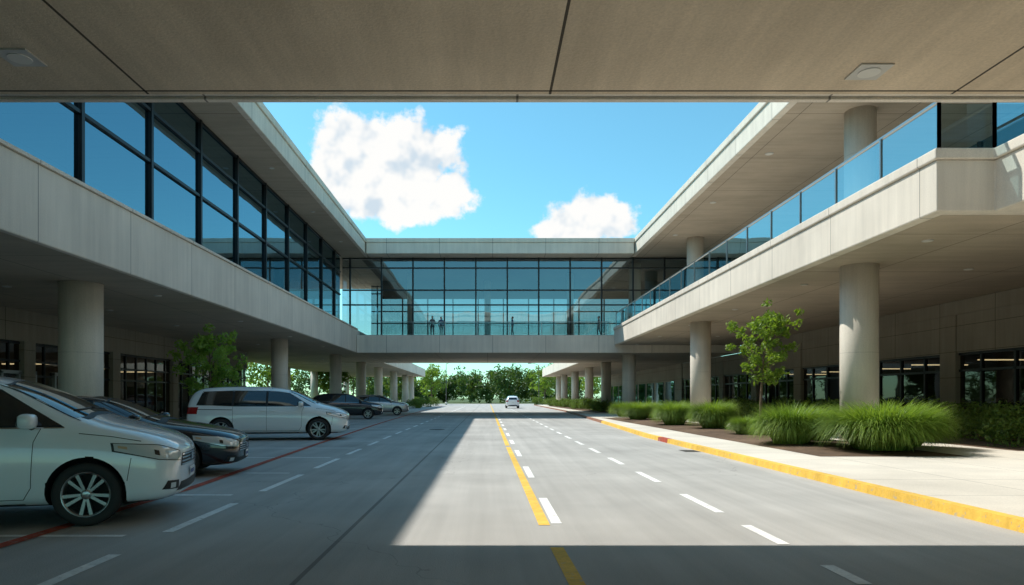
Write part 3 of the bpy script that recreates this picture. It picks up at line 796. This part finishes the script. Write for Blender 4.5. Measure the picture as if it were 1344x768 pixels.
    patch([(-.3,zb_-.22),(.22,zb_-.22)],[(-.3,zb_+.0),(.22,zb_+.0)],'diag',taill,.006,14,8,R(180-48),c0=(rx+.2,.60))
    patch([(-.155,.70),(.155,.70)],[(-.155,.82),(.155,.82)],'back',platem,.01,6,4,mirror=False)
    patch([(-.6,.34),(.6,.34)],[(-.6,.46),(.6,.46)],'back',blackp,.004,12,4,mirror=False)
    zc=spec['ws'][0][2][1]
    for y0,y1 in ((-.62,-.02),(-.02,.56)):
        pts=[]
        for t in (0,.33,.66,1):
            yy=y0+(y1-y0)*t; hh=bvh.ray_cast(Vector((4,yy,zc+.0+.04*(1-abs(yy)))),Vector((-1,0,0)))
            if hh[0]: pts.append(hh[0]+hh[1]*.015)
        if len(pts)>1: d.tube(pts,[.008]*len(pts),blackp,5)
    parts.append(('trim_glass_and_lamps',d.mesh('car_trim'),Matrix()))
    wm=wheel_mesh(spec['wr'])
    for i,ax in enumerate((spec['front'],spec['rear'])):
        for s in (1,-1):
            mt=Matrix.Translation((ax,s*(spec['track']-.125),spec['wr']))@Matrix.Rotation(0 if s>0 else math.pi,4,'Z')
            parts.append(('wheel_%d'%(i*2+(s<0)+1),wm,mt))
    body_cache[ck]=parts
    for nm,me_,mt in parts:
        o=link(nm,me_); o.matrix_basis=mt
    return e
car('parked_minivan',VAN,'van',(-3.85,8.85),R(15),paint_w)
car('parked_sedan',SEDAN,'sedan',(-4.75,13.4),R(11),paint_k,1.03)
car('parked_minivan',VAN,'van',(-4.95,24.4),R(9),paint_l,1.04)
car('parked_suv',SUV,'suv',(-7.2,47),R(8),paint_k,1.03)
car('parked_crossover',SUV,'suv',(-6.6,57),R(8),paint_s,1.0)
car('white_car',SUV,'suv',(3.4,97),R(90),paint_w)

# ---------------------------------------------------------------- people on the bridge
skin=pmat('skin',(.45,.28,.2),.6); hair=pmat('hair',(.03,.02,.015),.7); lips=pmat('lips',(.35,.12,.1),.5)
def person(loc,rz,shirt,pants,stride=.12,sc=1.0):
    e=empty('pedestrian',loc,rz); e.scale=(sc,)*3
    J={'pel':(0,0,.95,.13),'wst':(0,0,1.1,.12),'chs':(0,.0,1.32,.145),'nck':(0,0,1.48,.055),'hd0':(0,.01,1.56,.06),
       'shl':(.18,0,1.42,.06),'ell':(.24,-.02,1.14,.045),'wrl':(.23,.08,.90,.03),'hal':(.225,.11,.80,.035),
       'shr':(-.18,0,1.42,.06),'elr':(-.24,-.04,1.14,.045),'wrr':(-.23,.0,.90,.03),'har':(-.225,.02,.80,.035),
       'hpl':(.1,0,.9,.10),'knl':(.1,stride*.8,.5,.065),'anl':(.1,stride*.6,.09,.042),'tol':(.11,stride*.6+.16,.04,.035),
       'hpr':(-.1,0,.9,.10),'knr':(-.1,-stride*.2,.5,.065),'anr':(-.1,-stride*1.2,.09,.042),'tor':(-.11,-stride*1.2+.16,.04,.035)}
    E=[('pel','wst'),('wst','chs'),('chs','nck'),('nck','hd0'),('chs','shl'),('shl','ell'),('ell','wrl'),('wrl','hal'),('chs','shr'),('shr','elr'),('elr','wrr'),('wrr','har'),
       ('pel','hpl'),('hpl','knl'),('knl','anl'),('anl','tol'),('pel','hpr'),('hpr','knr'),('knr','anr'),('anr','tor')]
    ks=list(J); me=bpy.data.meshes.new('p'); me.from_pydata([J[k][:3] for k in ks],[(ks.index(a),ks.index(b)) for a,b in E],[])
    o=bpy.data.objects.new('tmp',me); col.objects.link(o)
    md=o.modifiers.new('sk','SKIN'); sv=me.skin_vertices[0].data
    for i,k in enumerate(ks): sv[i].radius=(J[k][3],)*2; sv[i].use_root=(k=='pel')
    md=o.modifiers.new('ss','SUBSURF'); md.levels=1; md.render_levels=1
    dg=bpy.context.evaluated_depsgraph_get(); dg.update()
    m2=bpy.data.meshes.new_from_object(o.evaluated_get(dg)); bpy.data.objects.remove(o)
    m2.materials.clear()
    for m in (shirt,pants,skin,hair): m2.materials.append(m)
    for p in m2.polygons:
        c=p.center; p.use_smooth=True
        p.material_index=3 if c.z<.08 else 1 if (c.z<.98 and abs(c.x)<.19) else 2 if (c.z>1.47 or c.z<.93) else 0
    o=bpy.data.objects.new('body',m2); col.objects.link(o); o.parent=e
    b=MB(); b.ellipsoid((0,.015,1.63),(.078,.095,.115),skin); b.ellipsoid((0,-.012,1.66),(.085,.1,.105),hair)
    b.ellipsoid((0,.112,1.62),(.013,.018,.02),skin,nu=8,nv=6)
    for s in (1,-1): b.ellipsoid((s*.03,.1,1.645),(.01,.008,.007),hair,nu=8,nv=6); b.ellipsoid((s*.08,.01,1.63),(.012,.02,.03),skin,nu=8,nv=6)
    b.ellipsoid((0,.103,1.585),(.022,.008,.006),lips,nu=8,nv=6)
    h=b.build('head'); h.parent=e
cdark=pmat('dark_clothes',(.03,.03,.04),.8); cblue=pmat('blue_clothes',(.05,.08,.16),.8); cgrey=pmat('grey_clothes',(.12,.12,.12),.8)
person((-4.45,54.95,6.4),R(170),cgrey,cdark,.1,.93); person((-3.75,55.0,6.4),R(200),cblue,cdark,.06,.9)
person((8.95,54.95,6.4),R(90),cgrey,cgrey,.15,.92); person((2.0,54.95,6.4),R(80),cblue,cdark,.12,.9)

# ---------------------------------------------------------------- street lamps
polem=pmat('lamp_pole_metal',(.12,.12,.12),.4,.6)
for x,y,s in ((-8.2,135,1),(10.5,140,-1),(-30,170,1)):
    e=empty('street_lamp',(x,y,0)); b=MB()
    b.tube([(x,y,0),(x,y,.6)],[.22,.2],c_column,12); b.tube([(x,y,.6),(x,y,8.2)],[.09,.06],polem,10)
    b.tube([(x,y,8.1),(x+s*.9,y,8.45),(x+s*1.6,y,8.5)],[.045,.04,.04],polem,8); b.box(x+s*1.9-.35,x+s*1.9+.35,y-.15,y+.15,8.42,8.55,polem)
    b.build('pole_and_arm',e)

# ---------------------------------------------------------------- light
light_dir=Vector((.62,-.47,-1)).normalized()
ld=bpy.data.lights.new('sun','SUN'); ld.energy=5.0; ld.angle=R(.5); ld.color=(1,.95,.86)
lo=bpy.data.objects.new('sun',ld); lo.rotation_euler=light_dir.to_track_quat('-Z','Y').to_euler(); lo.location=(-30,20,50); col.objects.link(lo)
w=bpy.data.worlds.new('World'); scene.world=w; w.use_nodes=True
nt=w.node_tree; nt.nodes.clear()
out=nt.nodes.new('ShaderNodeOutputWorld'); bg=nt.nodes.new('ShaderNodeBackground'); bg.inputs['Strength'].default_value=.13
sky=nt.nodes.new('ShaderNodeTexSky'); sky.sky_type='NISHITA'; sky.sun_disc=False
sky.sun_elevation=math.asin(-light_dir.z); sky.sun_rotation=math.atan2(-light_dir.x,-light_dir.y)
sky.air_density=1.0; sky.dust_density=.4; sky.ozone_density=2.0; sky.altitude=100
tc=nt.nodes.new('ShaderNodeTexCoord'); vec=tc.outputs['Generated']
tint=nt.nodes.new('ShaderNodeMix'); tint.data_type='RGBA'; tint.blend_type='MULTIPLY'; tint.inputs[0].default_value=1
tint.inputs[7].default_value=(.88,1.58,1.44,1); nt.links.new(sky.outputs[0],tint.inputs[6])
def pxdir(px,py): return Vector(((px-640)/896,1,(522-py)/896))
blobs=[]
for px,py,a,c in ((470,204,52,46),(530,226,72,52),(588,250,34,30),(505,262,70,28),(440,225,30,28),(556,205,34,28),
                  (775,290,54,30),(745,302,36,18),(805,296,30,18)):
    d=pxdir(px,py); L=d.length; blobs.append((d.normalized(),a/896/L*1.25,c/896/L*1.25))
for az,el,a,c in ((92,20,.22,.10),(118,36,.22,.10),(62,24,.14,.06),(185,26,.3,.1),(-100,30,.3,.12)):
    z=math.sin(R(el)); k=math.cos(R(el)); blobs.append((Vector((math.sin(R(az))*k,math.cos(R(az))*k,z)),a,c))
cur=None
for d,a,c in blobs:
    mp=nt.nodes.new('ShaderNodeMapping'); mp.vector_type='TEXTURE'
    mp.inputs['Location'].default_value=d
    yaw=-math.atan2(d.x,d.y)
    mp.inputs['Rotation'].default_value=(0,0,yaw); mp.inputs['Scale'].default_value=(a,max(a,c),c)
    nt.links.new(vec,mp.inputs['Vector'])
    ln=nt.nodes.new('ShaderNodeVectorMath'); ln.operation='LENGTH'; nt.links.new(mp.outputs[0],ln.inputs[0])
    v=M(nt,'SUBTRACT',1.0,ln.outputs['Value'])
    cur=v if cur is None else M(nt,'MAXIMUM',cur,v)
n1=noise(nt,vec,18,6,.6)
dens=M(nt,'ADD',cur,M(nt,'MULTIPLY',M(nt,'SUBTRACT',n1,.5),1.8))
mask=mrange(nt,dens,-.02,.26,0,.98,True)
n2=noise(nt,vec,18,3,.55,None,0,(-.014,0,.02))
n3=noise(nt,vec,18,3,.55)
sh=M(nt,'ADD',M(nt,'MULTIPLY',M(nt,'SUBTRACT',n3,n2),2.6),.70)  # sunward and shaded cloud sides painted into the colour via offset noise
cc=nt.nodes.new('ShaderNodeMix'); cc.data_type='RGBA'; cc.inputs[6].default_value=(5.0,5.8,6.5,1); cc.inputs[7].default_value=(7.8,7.7,7.5,1)
nt.links.new(mrange(nt,sh,.1,.75,0,1,True),cc.inputs[0])
mx=nt.nodes.new('ShaderNodeMix'); mx.data_type='RGBA'
nt.links.new(mask,mx.inputs[0]); nt.links.new(tint.outputs[2],mx.inputs[6]); nt.links.new(cc.outputs[2],mx.inputs[7])
nt.links.new(mx.outputs[2],bg.inputs['Color']); nt.links.new(bg.outputs[0],out.inputs[0])

# ---------------------------------------------------------------- camera
cd=bpy.data.cameras.new('camera'); cam=bpy.data.objects.new('camera',cd); col.objects.link(cam)
cam.location=(0,0,1.45); cam.rotation_euler=(R(90),0,0)
cd.lens=24; cd.sensor_width=36; cd.shift_x=.0238; cd.shift_y=.1027; cd.clip_end=4000; cd.clip_start=.1
scene.camera=cam
print('done')
